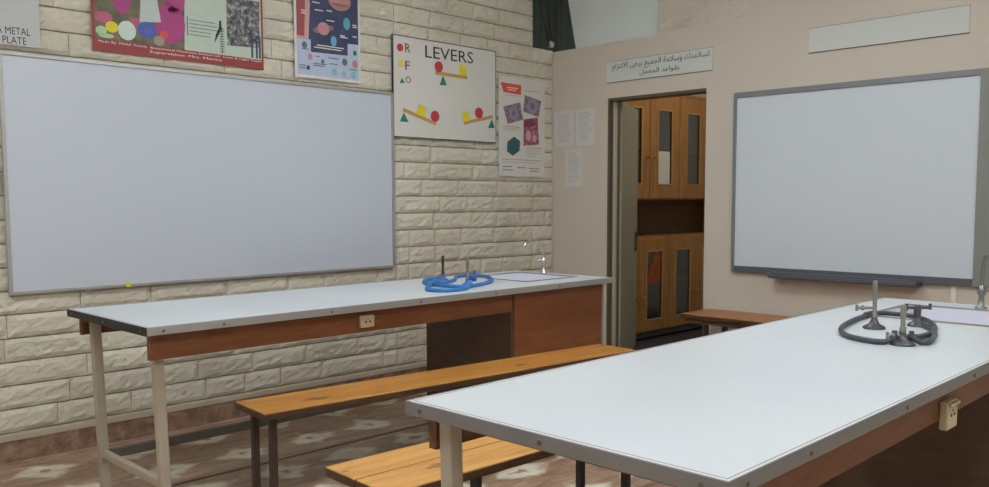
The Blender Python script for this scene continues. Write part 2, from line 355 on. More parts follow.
struct('baseboard_left', MB().box((X0, -0.018, 0), (0.0, 0.012, 0.104)), 'skirt')
struct('trim_4', MB().box((X0, -.930, 0), (-2.06, -.922, .0015)).box((X0, -.912, 0), (-2.06, -.908, .0015)), 'leg_black')
struct('trim_1', MB().box((X0, -0.024, 0.104), (0.0, 0.012, 0.14), bev=0.006), 'skirt_pale')
# plaster partition with the doorway and the gap above it
DY0, DY1, DZ, W = -0.556, -1.405, 2.048, 0.10
wb = MB()
wb.box((0, DY0, 0), (W, 0.012, 2.462)); wb.box((0, DY1, DZ), (W, DY0, 2.462)); wb.box((0, Y0, 0), (W, DY1, 2.462)); wb.box((0, Y0, 2.462), (W, -0.997, CEIL))
struct('wall_back', wb, 'plaster')
# patch of bare rough brick left in the plaster, above the partition top
pb = MB()
for j in range(6):
    za = 2.468+j*H_; y = -1.0-random.uniform(0, .1); ylim = -1.72+random.uniform(-.03, .05)
    ya = -0.999
    while ya > ylim+0.05:
        yb = max(ylim, ya-random.choice((.24, .3, .36)))
        nx = 5; vs = []; fs = []
        for b_ in range(4):
            for a_ in range(nx+1):
                ed = a_ in (0, nx) or b_ in (0, 3)
                vs.append((0.0015 if ed else -0.006+random.uniform(-.004, .003), ya-.004+(yb-ya+.008)*a_/nx, min(CEIL-.002, za+.004+(H_-.008)*b_/3)))
        for b_ in range(3):
            for a_ in range(nx): k = b_*(nx+1)+a_; fs.append((k, k+1, k+nx+2, k+nx+1))
        pb.add(vs, fs); ya = yb
struct('trim_2', pb, 'brick')
# store room behind the partition
struct('wall_store', MB().box((W, 0.36, 0), (3.2, 0.46, CEIL)).box((3.1, -3.4, 0), (3.2, 0.36, CEIL)).box((W, -3.4, 0), (3.1, -3.3, CEIL)), 'plain_wall')
struct('wall_nook', MB().box((-0.24, 0.30, SILL-.2), (W, 0.36, CEIL)).box((-0.30, 0.14, SILL-.2), (-0.24, 0.36, CEIL)).box((-0.24, 0.14, SILL-.2), (W, 0.30, SILL-.02)), 'curtain')
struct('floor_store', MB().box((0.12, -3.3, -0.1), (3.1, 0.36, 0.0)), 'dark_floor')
# door frame and door leaf
fr = MB()
fr.box((-0.004, DY0-0.022, 0), (W+.02, DY0, DZ), 1).box((W*.35, DY0-0.04, 0), (W*.62, DY0-0.02, DZ-.02), 0).box((W*.62, DY0-0.03, 0), (W*.9, DY0-.02, DZ-.02), 2)
fr.box((0.0, DY1, DZ-0.022), (W+.02, DY0-.022, DZ), 1)
fr.box((0.02, DY1, 0), (W+.02, DY1+0.012, DZ-.022), 1)
struct('trim_3', fr, ['jamb_light', 'jamb_dark', 'jamb'])
phi = math.radians(27)
dr = thing('door_1', None, None, (W+0.03, DY0-0.012, 0.008), (0, 0, phi)); dr['kind'] = 'structure'
MB().box((0, -0.02, 0), (0.80, 0.02, 2.036), bev=0.003).build('door_leaf', 'leaf', dr)
MB().box((0.66, -0.025, 0.83), (0.775, -0.0195, 1.0), bev=0.002).build('latch_plate', 'latch', dr)

# ------------------------------------------------------------------ boards on the walls
def frame_ring(mb, w, h, t, z0, z1, mi=0, sides=(1, 1, 1, 1), tt=None):
    l, r, b, u = tt or (t, t, t, t)
    mb.box((0, 0, z0), (w, b, z1), mi, .0015).box((0, h-u, z0), (w, h, z1), mi, .0015).box((0, b, z0), (l, h-u, z1), mi, .0015).box((w-r, b, z0), (w, h-u, z1), mi, .0015); return mb
LEFT = lambda x, z, y=-0.0188: ((x, y, z), (PI/2, 0, 0))            # local XY = wall plane, Z out of the wall
BACK = lambda y, z, x=0.0: ((x, y, z), (PI/2, 0, -PI/2))
l, r = LEFT(-4.03, 0.826)
wbd = thing('whiteboard', 'wide whiteboard with thin pale frame on the cream brick wall', 'whiteboard', l, r)
MB().box((0.008, 0.008, 0), (2.362, 1.162, 0.012)).build('writing_surface', 'white_board', wbd)
frame_ring(MB(), 2.37, 1.17, 0.017, 0, 0.02).build('frame', 'alu', wbd)
tp = MB().box((0.56, 0.0, 0.018), (0.585, 0.022, 0.0225)).build('tape', 'yellow', wbd); tag(tp, 'small yellow tape mark', None)
l, r = BACK(-1.632, 0.79)
ib = thing('whiteboard', 'whiteboard with thick grey frame on the plaster wall right of the doorway', 'whiteboard', l, r)
MB().box((0.02, 0.02, 0), (1.56, 1.19, 0.02)).build('writing_surface', 'board_screen', ib)
fm = MB().box((0, 1.165, 0), (1.53, 1.2, 0.032), 0, .003).box((0, 0.0, 0), (0.022, 1.165, 0.032), 0, .003).box((0.022, 0, 0), (1.53, 0.042, 0.032), 1, .003).box((1.50, 0.0, 0), (1.585, 1.2, 0.034), 2, .003)
fm.build('frame', ['frame_grey', 'frame_dark', 'frame_side'], ib)
tr = MB().box((0.31, -0.020, 0.0), (1.23, 0.012, 0.11), 0, .008).box((0.33, 0.006, 0.09), (1.215, 0.022, 0.108), 0, .004)
tr.build('pen_tray', 'ledge', ib)
# ---- paper with handwriting at the far left
def sheet(mb, w, h, mi=0, z=0.0010): return mb.box((0, 0, 0), (w, h, z), mi)
l, r = LEFT(-4.355, 2.030)
o = thing('notice', 'white notice headed metal plate above the left whiteboard', 'notice', l, r)
sheet(MB(), 0.52, 0.42).build('sheet', 'paper_grey', o)
text_mesh('lettering', [('A METAL', 0.328, 0.050, 0.148, 0.034, 0.02), ('PLATE', 0.352, 0.006, 0.105, 0.034, 0.02)], 'ink', o)
# ---- red banner
l, r = LEFT(-3.588, 2.050)
o = thing('banner', 'red bordered banner with balloon and notebook pictures above the left whiteboard', 'banner', l, r)
sheet(MB(), 0.975, 0.78).build('banner_sheet', 'banner_red', o)
Z1, Z2, Z3, Z4 = 0.0016, 0.0022, 0.0028, 0.0034
p = MB().prism([(0.014, 0.062), (0.49, 0.060), (0.51, 0.77), (0.014, 0.77)], 0.001, Z1, 0)
p.ell(.155, .27, .045, .065, Z1, Z2, 1).ell(.412, .19, .085, .11, Z1, Z2, 1).ell(.44, .33, .06, .09, Z1, Z2, 1).ell(.06, .175, .045, .03, Z1, Z2, 2).ell(.235, .16, .04, .035, Z1, Z2, 2).ell(.07, .40, .08, .1, Z1, Z2, 2)
p.prism([(.262, .42), (.325, .43), (.362, .19), (.246, .175)], Z2, Z3, 3)
p.ell(.1, .13, .033, .029, Z2, Z3, 4).ell(.178, .122, .047, .05, Z2, Z3, 5).ell(.046, .105, .028, .024, Z2, Z3, 6).ell(.07, .082, .04, .012, Z2, Z3, 6).ell(.285, .14, .052, .042, Z3, Z4, 7).ell(.29, .135, .025, .02, Z4, Z4+.0004, 8).ell(.347, .09, .03, .026, Z3, Z4, 9).ell(.375, .125, .022, .022, Z2, Z3, 10)
p.build('balloon_picture', ['bush', 'magenta', 'rose', 'cone', 'yellow', 'egg', 'pale_green', 'blue', 'indigo', 'leaf', 'orange_red'], o)
q = MB().prism([(0.49, 0.060), (0.962, 0.056), (0.962, 0.77), (0.51, 0.77)], 0.001, Z1, 0)
q.box((.508, .14, Z1), (.513, .245, Z2), 1)
for k in range(5): q.box((.522, .225-.02*k, Z1), (.522+(.15, .16, .165, .125, .12)[k], .230-.02*k, Z2), 2)
q.prism([(.700, .25), (.712, .245), (.712, .20), (.69, .16), (.667, .118), (.676, .165), (.695, .205)], Z1, Z2, 3)
q.box((.711, .062, Z1), (.7145, .215, Z2), 3)
for k in range(10): q.box((.700, .075+.014*k, Z1), (.728, .079+.014*k, Z2), 3)
q.build('notebook_picture', ['pale_panel', 'teal', 'ink_soft', 'ink'], o)
q = MB().prism([(.746, .39), (.955, .39), (.95, .125), (.744, .115)], Z1, Z2, 0)
for u in (.895, .925, .945): q.box((u, .062, Z2), (u+.012, .19, Z3), 1)
q.build('monochrome_photograph', ['mono', 'navy'], o)
text_mesh('lettering', [('Made By: Mohd. Younis', .03, .043, .25, .014, .0), ('Biotechnical Chemistry Science Lab', .30, .041, .40, .014, 0), ('Love & Light Team', .72, .040, .24, .013, 0), ('Supervision: Mrs. Marina', .295, .018, .415, .017, 0.0)], 'print_white', o)
# ---- planets poster
l, r = LEFT(-2.402, 2.034)
o = thing('poster', 'solar system poster with white border hanging above right end of left whiteboard', 'poster', l, r)
sheet(MB(), 0.49, 0.74).build('poster_sheet', 'paper', o)
p = MB().box((.018, .018, .001), (.474, .73, Z1), 0)
p.prism([(.018, .23), (.10, .235), (.115, .45), (.07, .73), (.018, .73)], Z1, Z2, 1).prism([(.018, .25), (.07, .25), (.08, .45), (.05, .73), (.018, .73)], Z2, Z3, 7)
p.ell(.335, .50, .085, .06, Z1, Z2, 2).ell(.335, .50, .082, .012, Z2, Z3, 6).ell(.335, .475, .07, .008, Z2, Z3, 4)
p.ell(.21, .31, .08, .022, Z1, Z2, 4, rot=.25).ell(.21, .313, .043, .04, Z2, Z3, 3).ell(.386, .366, .026, .038, Z1, Z2, 5).ell(.285, .246, .022, .032, Z1, Z2, 8)
p.build('planet_picture', ['space', 'sunpale', 'jupiter', 'saturn', 'ring', 'cyan', 'saturn', 'sun', 'neptune'], o)
p = MB().prism([(.018, .018), (.474, .018), (.474, .245), (.39, .243), (.39, .168), (.115, .16), (.115, .235), (.018, .23)], Z1, Z2, 0)
for u, v, r_, mi in ((.07, .197, .019, 1), (.365, .125, .02, 1), (.445, .12, .022, 3), (.285, .055, .02, 2), (.2, .11, .012, 1), (.445, .19, .014, 4), (.36, .05, .016, 2), (.43, .05, .02, 2), (.11, .13, .016, 3)): p.ell(u, v, r_, r_*1.15, Z2, Z3, mi)
for u, v, w in ((.03, .07, .05), (.03, .055, .06), (.13, .09, .1), (.13, .078, .08), (.25, .10, .06), (.24, .135, .08), (.15, .135, .03), (.4, .08, .06), (.05, .17, .05)): p.box((u, v, Z2), (u+w, v+.006, Z3), 5)
p.box((.085, .05, Z2), (.105, .075, Z3), 6)
p.build('fact_panel', ['pale_blue', 'slate', 'pale_teal', 'saturn', 'teal', 'slate', 'navy'], o)
p = MB()
for u, v, w in ((.13, .462, .055), (.15, .418, .06), (.235, .425, .04), (.232, .365, .06), (.335, .275, .055), (.335, .285, .035), (.43, .35, .035), (.43, .362, .03), (.43, .29, .03), (.05, .40, .035), (.05, .385, .03), (.14, .19, .2), (.16, .205, .2), (.13, .56, .1), (.13, .6, .07)): MB().box((u, v, .001), (u+w, v+.006, Z3+.0002)).build('caption', 'print_white', o)
# ---- levers poster (hand made)
l, r = LEFT(-1.657, 1.706)
o = thing('poster', 'hand-lettered levers poster with coloured seesaw shapes on the brick wall', 'poster', l, r)
MB().box((0, 0, 0), (.975, .68, .012)).build('poster_board', 'paper', o)
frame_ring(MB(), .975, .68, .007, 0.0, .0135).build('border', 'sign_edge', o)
B0 = .0122
def shp(items):
    mb = MB(); mats = []
    for kind, mat, *a in items:
        if mat not in mats: mats.append(mat)
        mi = mats.index(mat)
        if kind == 'c': mb.ell(a[0], a[1], a[2], a[2], B0-.0004, B0+.0016, mi)
        elif kind == 's':
            x, y, s, t = a; mb.prism([(x+s*(math.cos(t)*i-math.sin(t)*j), y+s*(math.sin(t)*i+math.cos(t)*j)) for i, j in ((-1, -1), (1, -1), (1, 1), (-1, 1))], B0-.0004, B0+.0014, mi)
        elif kind == 't': mb.prism([a[0], a[1], a[2]], B0-.0004, B0+.0014, mi)
        elif kind == 'b':
            (xa, ya), (xb, yb), w = a; d = Vector((xb-xa, yb-ya)).normalized(); nn = Vector((-d.y, d.x))*w
            mb.prism([(xa+nn.x, ya+nn.y), (xb+nn.x, yb+nn.y), (xb-nn.x, yb-nn.y), (xa-nn.x, ya-nn.y)], B0-.0004, B0+.0010, mi)
    return mb, mats
for nm, items in (('lever_diagram', [('b', 'tan', (.375, .462), (.68, .456), .012), ('c', 'red', .407, .505, .038), ('s', 'yellow', .637, .505, .034, 0), ('t', 'green', (.446, .448), (.413, .379), (.480, .385))]),
                  ('lever_diagram', [('b', 'tan', (.082, .187), (.378, .108), .012), ('t', 'green', (.09, .167), (.055, .105), (.130, .106)), ('s', 'yellow', .245, .19, .036, -.25), ('c', 'red', .369, .16, .039)]),
                  ('lever_diagram', [('b', 'tan', (.646, .13), (.937, .194), .012), ('s', 'yellow', .666, .176, .034, .2), ('c', 'red', .796, .212, .04), ('t', 'green', (.927, .175), (.890, .108), (.960, .113))]),
                  ('key_symbol', [('c', 'red', .063, .597, .026)]), ('key_symbol', [('s', 'yellow', .068, .493, .020, 0)]), ('key_symbol', [('t', 'green', (.077, .397), (.057, .361), (.099, .365))])):
    mb, ms = shp(items); mb.build(nm, ms, o)
tx = text_mesh('lettering', [('LEVERS', .285, .556, .455, .082, .012)], 'ink', o, lift=0.0118)
tx = text_mesh('key_letter', [('R', .105, .572, .047, .058, 0), ('F', .106, .455, .042, .058, 0), ('O', .108, .368, .046, .044, 0)], 'maroon', o, lift=0.0118)
# ---- leaflet poster beside the corner
l, r = LEFT(-0.645, 1.462)
o = thing('poster', 'narrow leaflet poster with red heading and micrograph photos near the wall corner', 'poster', l, r)
sheet(MB(), .52, .75).build('poster_sheet', 'paper', o)
MB().prism([(.02, .705), (.25, .70), (.244, .626), (.054, .632)], .001, Z1).build('heading', 'orange_red', o)
MB().box((.09, .668, .001), (.21, .674, Z2)).build('heading_lettering', 'print_white', o); MB().box((.10, .652, .001), (.19, .658, Z2)).build('heading_lettering', 'print_white', o)
for poly, m_, e in (([(.048, .524), (.236, .569), (.27, .44), (.097, .395)], 'tissue', (.165, .48, .05)), ([(.288, .629), (.48, .597), (.445, .47), (.27, .502)], 'tissue', (.375, .55, .06)), ([(.275, .441), (.437, .466), (.453, .255), (.274, .239)], 'tissue_red', None)):
    mb = MB().prism(poly, .001, Z1, 0)
    if e: mb.ell(e[0], e[1], e[2], e[2], Z1, Z2, 1).ell(e[0], e[1], e[2]*.45, e[2]*.45, Z2, Z3, 2)
    else: mb.ell(.33, .32, .03, .04, Z1, Z2, 1).ell(.40, .30, .025, .03, Z1, Z2, 1).prism([(.277, .44), (.40, .455), (.38, .39), (.28, .38)], Z1, Z2, 2)
    mb.build('specimen_photograph', [m_, 'violet' if e else 'pinkish', 'purple' if e else 'plum'], o)
MB().ell(.162, .23, .085, .07, .001, Z1, n=6, rot=PI/6).build('hexagon', 'teal', o)
for para in ([(.05, .375, .18, 1), (.05, .36, .2, 0), (.05, .345, .15, 0)], [(.30, .22, .18, 1), (.30, .20, .17, 0), (.30, .18, .18, 0), (.30, .16, .12, 0)], [(.04, .125, .43, 1), (.04, .105, .40, 0)], [(.28, .66, .18, 0)], [(.06, .61, .15, 0)], [(.04, .07, .1, 2), (.04, .045, .12, 2)], [(.2, .065, .1, 2)], [(.34, .06, .12, 2), (.35, .04, .1, 2)]):
    p = MB()
    for u, v, w_, mi in para: p.box((u, v, .001), (u+w_, v+.006, Z1), mi)
    p.build('printed_text', ['ink_pale', 'tan', 'slate'], o)
# ---- three sheets of paper on the plaster
for (y, z, w, h, lab) in ((-0.020, 1.705, .200, .282, 'upper left sheet of the three papers taped to the plaster wall'), (-0.240, 1.704, .192, .283, 'upper right sheet of the three papers taped to the plaster wall, nearest the doorway'), (-0.127, 1.384, .182, .296, 'lowest of the three papers taped to the plaster wall')):
    l, r = BACK(y, z); o = thing('paper_notice', lab, 'notice', l, r, 'papers beside the doorway')
    sheet(MB(), w, h).build('sheet', 'paper', o)
    p = MB(); v = h-.03
    while v > .03:
        p.box((.02+random.uniform(0, .02), v, .001), (w-.02-random.uniform(0, .06), v+.004, Z1)); v -= .0155
    p.build('printed_text', 'ink_pale', o)
# ---- Arabic sign over the doorway
AR1 = '\uFEDF\uFEB4\uFEFC\uFEE3\uFE98\uFEDA \uFEED\uFEB3\uFEFC\uFEE3\uFE94 \uFE8D\uFEDF\uFE9F\uFEE4\uFEF4\uFECA \uFEF3\uFEAE\uFE9F\uFEF0 \uFE8D\uFEFB\uFEDF\uFE98\uFEB0\uFE8D\uFEE1'
AR2 = '\uFE91\uFED8\uFEEE\uFE8D\uFECB\uFEAA \uFE8D\uFEDF\uFEE4\uFECC\uFEE4\uFEDE'
l, r = BACK(-0.546, 2.166)
o = thing('sign', 'white sign with two lines of Arabic writing above the doorway', 'sign', l, r)
MB().box((0, 0, 0), (.905, .152, .006)).build('sign_board', 'sign_white', o)
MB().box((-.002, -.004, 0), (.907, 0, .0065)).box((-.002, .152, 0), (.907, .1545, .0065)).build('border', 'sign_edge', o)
tx = text_mesh('lettering', [(AR1[::-1], .05, .075, .83, .064, .0), (AR2[::-1], .30, .022, .34, .046, 0)], 'ink', o, lift=0.0052)
l, r = BACK(-2.137, 2.198)
o = thing('sign', 'blank pale sign high on the wall above the grey framed whiteboard', 'sign', l, r)
MB().box((0, 0, 0), (.92, .148, .006)).build('sign_board', 'sign_white', o)
MB().box((-.002, -.005, 0), (.922, 0, .0065)).box((-.002, .148, 0), (.922, .150, .0065)).build('border', 'sign_edge', o)  # lower dark strip paints the shadow line beneath the sign
# ---- pale panel, curtain and cable above the partition
pw_ = MB(); pw_.add([(.05, -.195, 2.462), (.05, -.997, 2.462), (.05, -.997, CEIL), (.05, -.06, CEIL), (.065, -.195, 2.462), (.065, -.997, 2.462), (.065, -.997, CEIL), (.065, -.06, CEIL)], [(0, 3, 2, 1), (4, 5, 6, 7), (0, 1, 5, 4), (1, 2, 6, 5), (2, 3, 7, 6), (3, 0, 4, 7)])
tag(pw_.build('infill_panel', 'panel_white'), 'pale greenish white panel filling the gap above the plaster partition', 'panel')
cv = MB(); vs = []; fs = []; N = 110
for j in range(2):
    for i in range(N+1):
        x = -0.235+0.95*i/N; vs.append((x, 0.235+0.02*math.sin(i*1.9)+.006*math.sin(i*3.7), SILL-.015 if j == 0 else CEIL-.01))
for i in range(N): fs.append((i, i+1, N+2+i, N+1+i))
cv.add(vs, fs, 0, True); cv.add([(v[0], v[1]+.004, v[2]) for v in vs], [f[::-1] for f in fs], 0, True)
tag(cv.build('curtain', 'curtain'), 'dark grey-green curtain in the gap at the top of the wall corner', 'curtain')
cb = thing('cable', 'black looped cable with pale plug hanging in the gap at the wall corner', 'cable', (-0.08, 0.0, SILL))
MB().tube(spline([(-.115, -.028, .69), (-.105, -.03, .34), (-.02, -.03, .07), (.0, -.031, .025), (.035, -.03, .02), (.045, -.03, .06), (.02, -.03, .16), (-.045, -.03, .40), (-.07, -.028, .69)], 8), .008).build('cord', 'cable', cb)
MB().lathe([(.003, .01), (.02, .016), (.026, .035), (.02, .055), (.008, .062)], (.018, -.03, 0)).build('plug', 'plug', cb)
tag(MB().box((-.012, -3.045, 0.0), (-.001, -3.015, .789), bev=.003).build('conduit', 'conduit'), 'cream vertical conduit on the plaster wall below the grey framed whiteboard', 'conduit')

# ------------------------------------------------------------------ laboratory tables
TH, ET = 0.82, 0.03
def lab_table(label, loc, rz, Lx, Wd, sink, leg_in, near):
    """local origin: the front left corner of the top on the floor; x along the table, y away from the front"""
    t = thing('laboratory_table', label, 'table', loc, (0, 0, rz))
    sx0, sx1, sy0, sy1 = sink
    e = .003; a, b = TH-ET+.003, TH
    top = MB().box((e, e, a), (sx0, Wd-e, b)).box((sx1, e, a), (Lx-e, Wd-e, b)).box((sx0, e, a), (sx1, sy0, b)).box((sx0, sy1, a), (sx1, Wd-e, b))
    top.build('tabletop', 'laminate', t)
    ed = MB().box((-.001, -.001, TH-ET), (Lx, e, TH+.001), 0, .001).box((-.001, Wd-e, TH-ET), (Lx, Wd+.001, TH+.001), 0, .001).box((Lx-e, e, TH-ET), (Lx+.001, Wd-e, TH+.001), 0, .001)
    ed.build('edge_strip', 'alu' if not near else 'alu_dull', t)
    es = MB().box((-.003, 0, TH-ET), (e, Wd, TH+.0008), 0, .001).build('end_strip', 'alu_dull' if near else 'dark_strip', t)
    for u in ([.06] + [.5*k+.3 for k in range(6) if .5*k+.3 < Lx]): MB().tube([(u, -.001, TH-.016), (u, -.004, TH-.016)], .005, n=8).build('screw_head', 'steel', t)
    for v in (.05, Wd*.5, Wd-.05): MB().tube([(-.003, v, TH-.016), (-.0055, v, TH-.016)], .005, n=8).build('screw_head', 'steel', t)
    ap0 = .688
    cx0 = Lx-.81
    MB().box((.03, .055, ap0), (cx0, .078, TH-ET)).build('front_apron', 'apron_wood', t)
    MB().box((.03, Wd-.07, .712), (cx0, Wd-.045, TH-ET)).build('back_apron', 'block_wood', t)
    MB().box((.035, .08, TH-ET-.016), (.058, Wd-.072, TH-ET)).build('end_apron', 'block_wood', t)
    MB().box((.012, .010, TH), (Lx-.012, .0125, TH+.0004)).box((.012, Wd-.0125, TH), (Lx-.012, Wd-.010, TH+.0004)).box((.012, .0125, TH), (.0145, Wd-.0125, TH+.0004)).build('edge_joint', 'rim_grey', t)
    for (u, v) in ((leg_in, .082), (leg_in, Wd-.115)):
        sh = Matrix.Translation((0, 0, TH)) @ Matrix.Shear('XY', 4, (-.025, 0)) @ Matrix.Translation((0, 0, -TH)); MB().box((u, v, 0.012), (u+.038, v+.038, TH-ET), 0, .004, sh).box((u-.001, v-.001, 0), (u+.039, v+.039, .012), 1, 0, sh).build('leg', ['leg_paint', 'leg_black'], t)
    MB().box((leg_in+.02, .12, .178), (leg_in+.046, Wd-.115, .21), 0, .003).build('stretcher', 'leg_paint', t)
    MB().box((leg_in+.06, Wd-.115, .165), (cx0, Wd-.085, .205), 0, .003).build('stretcher', 'rail_dark', t)
    # cupboard that carries the other end
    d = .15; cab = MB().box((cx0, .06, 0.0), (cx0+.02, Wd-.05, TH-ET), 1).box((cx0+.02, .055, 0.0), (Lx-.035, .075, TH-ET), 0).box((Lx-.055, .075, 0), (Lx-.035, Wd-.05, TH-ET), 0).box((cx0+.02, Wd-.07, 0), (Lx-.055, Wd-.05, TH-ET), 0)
    cab.build('cupboard', ['panel_wood', 'shaded_side_wood'], t)
    MB().box((Lx-.035, .05, 0), (Lx-.022, .09, TH-ET), 0, .001).build('corner_strip', 'alu', t)
    # sink
    d = .15; w = .012
    q = .011; sk = MB().box((sx0-q, sy0-q, TH), (sx1+q, sy0+.004, TH+.005), 1, .002).box((sx0-q, sy1-.004, TH), (sx1+q, sy1+q, TH+.005), 1, .002).box((sx0-q, sy0+.004, TH), (sx0+.004, sy1-.004, TH+.005), 1, .002).box((sx1-.004, sy0+.004, TH), (sx1+q, sy1-.004, TH+.005), 1, .002)
    sk.box((sx0, sy0, TH-d), (sx1, sy0+w, TH), 0).box((sx0, sy1-w, TH-d), (sx1, sy1, TH), 0).box((sx0, sy0+w, TH-d), (sx0+w, sy1-w, TH), 0).box((sx1-w, sy0+w, TH-d), (sx1, sy1-w, TH), 0).box((sx0, sy0, TH-d-.015), (sx1, sy1, TH-d), 0)
    so = sk.build('sink', ['ceramic_in', 'rim_grey'], t)
    MB().lathe([(.03, 0), (.03, .003), (.012, .003), (.012, .001)], ((sx0+sx1)/2, (sy0+sy1)/2, TH-d)).build('drain', 'chrome', so)
    return t, cx0
def socket(parent, x, y, z, tall=.06, hw=.037):
    o = MB().box((x-hw, y-.022, z-tall/2), (x+hw, y, z+tall/2), 0, .005).box((x-hw+.003, y-.030, z+tall/2-.014), (x+hw-.003, y-.02, z+tall/2-.004), 0, .003).build('socket_outlet', 'socket', parent)
    m = MB()
    for dx, dz in ((-.012, 0.0), (.012, 0.0)): m.tube([(x+dx, y-.0215, z+dz), (x+dx, y-.0232, z+dz)], .005, n=10)
    m.box((x-.004, y-.0232, z+.010), (x+.004, y-.0215, z+.014)); m.build('socket_holes', 'socket_dark', o)
def faucet(parent, x, y, direction, mat, h=.215, reach=.15, lean=0.0, sd=1):
    """swan neck tap on the table, the spout leaning over the sink"""
    f = MB().lathe([(.024, 0), (.024, .006), (.013, .010), (.011, .055), (.016, .06), (.016, .088), (.010, .095), (.0085, .10)], (x, y, TH)).build('faucet', mat, parent)
    dx, dy = direction; pts = [(x, y, TH+.09), (x+dx*lean*.3, y+dy*lean*.3, TH+.14)]
    for k in range(9):
        a = PI*k/8*.92; pts.append((x+dx*(lean+reach/2*(1-math.cos(a))), y+dy*(lean+reach/2*(1-math.cos(a))), TH+h-.04+.045*math.sin(a)*1.1))
    MB().tube(spline(pts, 4), .0075).build('spout', mat, f)
    MB().tube([(x, y, TH+.074), (x+dy*.035*sd, y-dx*.035*sd, TH+.078)], .006).lathe([(.007, -.012), (.015, -.008), (.015, .008), (.007, .012)], (x+dy*.04*sd, y-dx*.04*sd, TH+.079), 0, 12).build('handle', mat, f)
    return f
t1, cxa = lab_table('white topped laboratory table standing along the brick wall', (-4.000, -1.55, 0), math.radians(0.3), 2.785, .80, (2.24, 2.67, .19, .64), .055, False)
socket(t1, 1.015, .055, .737, .055)
faucet(t1, 2.75, .515, (-1, 0.15), 'chrome', .20, .14, .02)
t2, cxb = lab_table('white topped laboratory table in the foreground at lower right', (-4.052, -3.930, 0), math.radians(0.4), 2.875, .825, (2.19, 2.66, .18, .64), .03, True)
socket(t2, 1.245, .055, .700, .078, .042)
faucet(t2, 2.735, .375, (-0.9, -0.45), 'pewter', .22, .14, .02, -1)
wl_ = bpy.context.view_layer; wl_.update()

# ------------------------------------------------------------------ benches
def bench(label, loc, rz, L_, D, Hh, planks, thick, mat, rail, legs, legmat, legw=.03, front_rail=True, group='benches around the tables'):
    """origin: left front corner on the floor"""
    b = thing('bench', label, 'bench', loc, (0, 0, rz), group)
    y = 0
    for w in planks:
        m = MB(); n = 14; vs = []; fs = []
        m.box((.002, y+.002, Hh-.006), (L_-.002, y+w-.006, Hh), 0, .003).box((0, y, Hh-thick), (L_, y+w-.004, Hh-.004), 1, .003)
        m.build('seat_plank', [mat, rail], b); y += w
    if front_rail:
        MB().box((.03, .012, Hh-thick-.03), (L_-.03, .034, Hh-thick)).build('rail', rail, b); MB().box((.03, D-.034, Hh-thick-.03), (L_-.03, D-.012, Hh-thick)).build('rail', rail, b)
    for u in legs:
        for v in (.05, D-.036-legw): MB().box((u, v, 0), (u+legw, v+legw, Hh-thick), 0, .002).build('leg', legmat, b)
        MB().box((u+.003, .036+legw, .10), (u+legw-.003, D-.036-legw, .13)).build('stretcher', legmat, b)
    return b
bench('long varnished bench in front of the wall table', (-3.660, -1.765, 0), math.radians(-5.0), 2.12, .275, .48, [.275], .028, 'bench_wood', 'bench_rail', (.05, 2.02), 'leg_dark', .027, False)
bench('short two-plank bench under the far edge of the foreground table', (-3.875, -2.80, 0), math.radians(-2.2), 1.2, .335, .48, [.17, .165], .03, 'plank_wood', 'bench_rail', (.36, 1.095), 'leg_black', .027, False)
bench('brown bench against the plaster wall right of the doorway', (-0.435, -1.50, 0), math.radians(-90), 1.45, .355, .53, [.355], .03, 'brown_bench', 'bench_rail', (.14, 1.3), 'leg_dark')

# ------------------------------------------------------------------ burners and tubing
def burner(label, x, y, mat, base, h=.18, r=.042, arm=None, top=True, group='gas burners on the tables'):
    b = thing('bunsen_burner', label, 'burner', (x, y, TH+.0005), (0, 0, 0), group)
    MB().lathe([(r, 0), (r, .005), (r*.9, .009), (r*.45, .018), (r*.28, .032), (.009, .042)], mi=0).build('base', base, b)
    if top:
        MB().lathe([(.0095, .04), (.0095, .055), (.0072, .058), (.0072, h-.045), (.0088, h-.043), (.0088, h-.004), (.007, h)]).build('barrel', mat, b)
    else: MB().lathe([(.012, .038), (.013, .07), (.009, .078)]).build('barrel', mat, b)
    if arm:
        (ax, ay, az) = arm
        MB().tube([(0, 0, az), (ax, ay, az)], .0052).tube([(ax*.62, ay*.62, az), (ax*.74, ay*.74, az)], .009).tube([(ax, ay, az-.011), (ax, ay, az+.011)], .005).build('valve', mat if base != 'blue_base' else base, b)
    return b
burner('dark rod burner standing in the blue tubing on the wall table', -2.047, -.960, 'burner_dark', 'blue_base', .145, .034)
b_ = burner('silver burner with blue base in the blue tubing on the wall table', -2.142, -1.268, 'burner_steel', 'blue_base', .148, .036, (.05, .03, .045))
MB().box((.010, -.02, .022), (.05, .016, .058), 0, .004).tube([(.05, .0, .03), (.05, .0, .08)], .006).tube([(.02, -.02, .04), (.02, -.045, .04)], .008).tube([(.02, -.04, .025), (.02, -.04, .058)], .006).build('valve_block', 'blue_base', b_)
burner('tall grey burner standing inside the dark tubing loop, farthest left', -2.192, -3.436, 'burner_steel', 'burner_base', .17, .038, (-.042, .046, .074))
b_ = burner('grey burner on the near side of the dark tubing loop', -2.483, -3.637, 'burner_steel', 'burner_base', .127, .038, (-.033, .034, .03))
MB().tube([(0, 0, .028), (.032, -.032, .028)], .0065).tube([(.02, -.02, .014), (.02, -.02, .044)], .0075).tube([(-.018, .018, .012), (-.018, .018, .046)], .0085).build('valve_knob', 'burner_base', b_)
b_ = burner('short capped burner beside the sink on the foreground table', -2.03, -3.525, 'burner_base', 'burner_base', .085, .033, None, False)
MB().tube([(-.028, .028, .068), (.032, -.032, .068)], .006).tube([(-.028, .028, .056), (-.028, .028, .082)], .0055).tube([(.032, -.032, .06), (.032, -.032, .082)], .0055).build('valve', 'burner_base', b_)
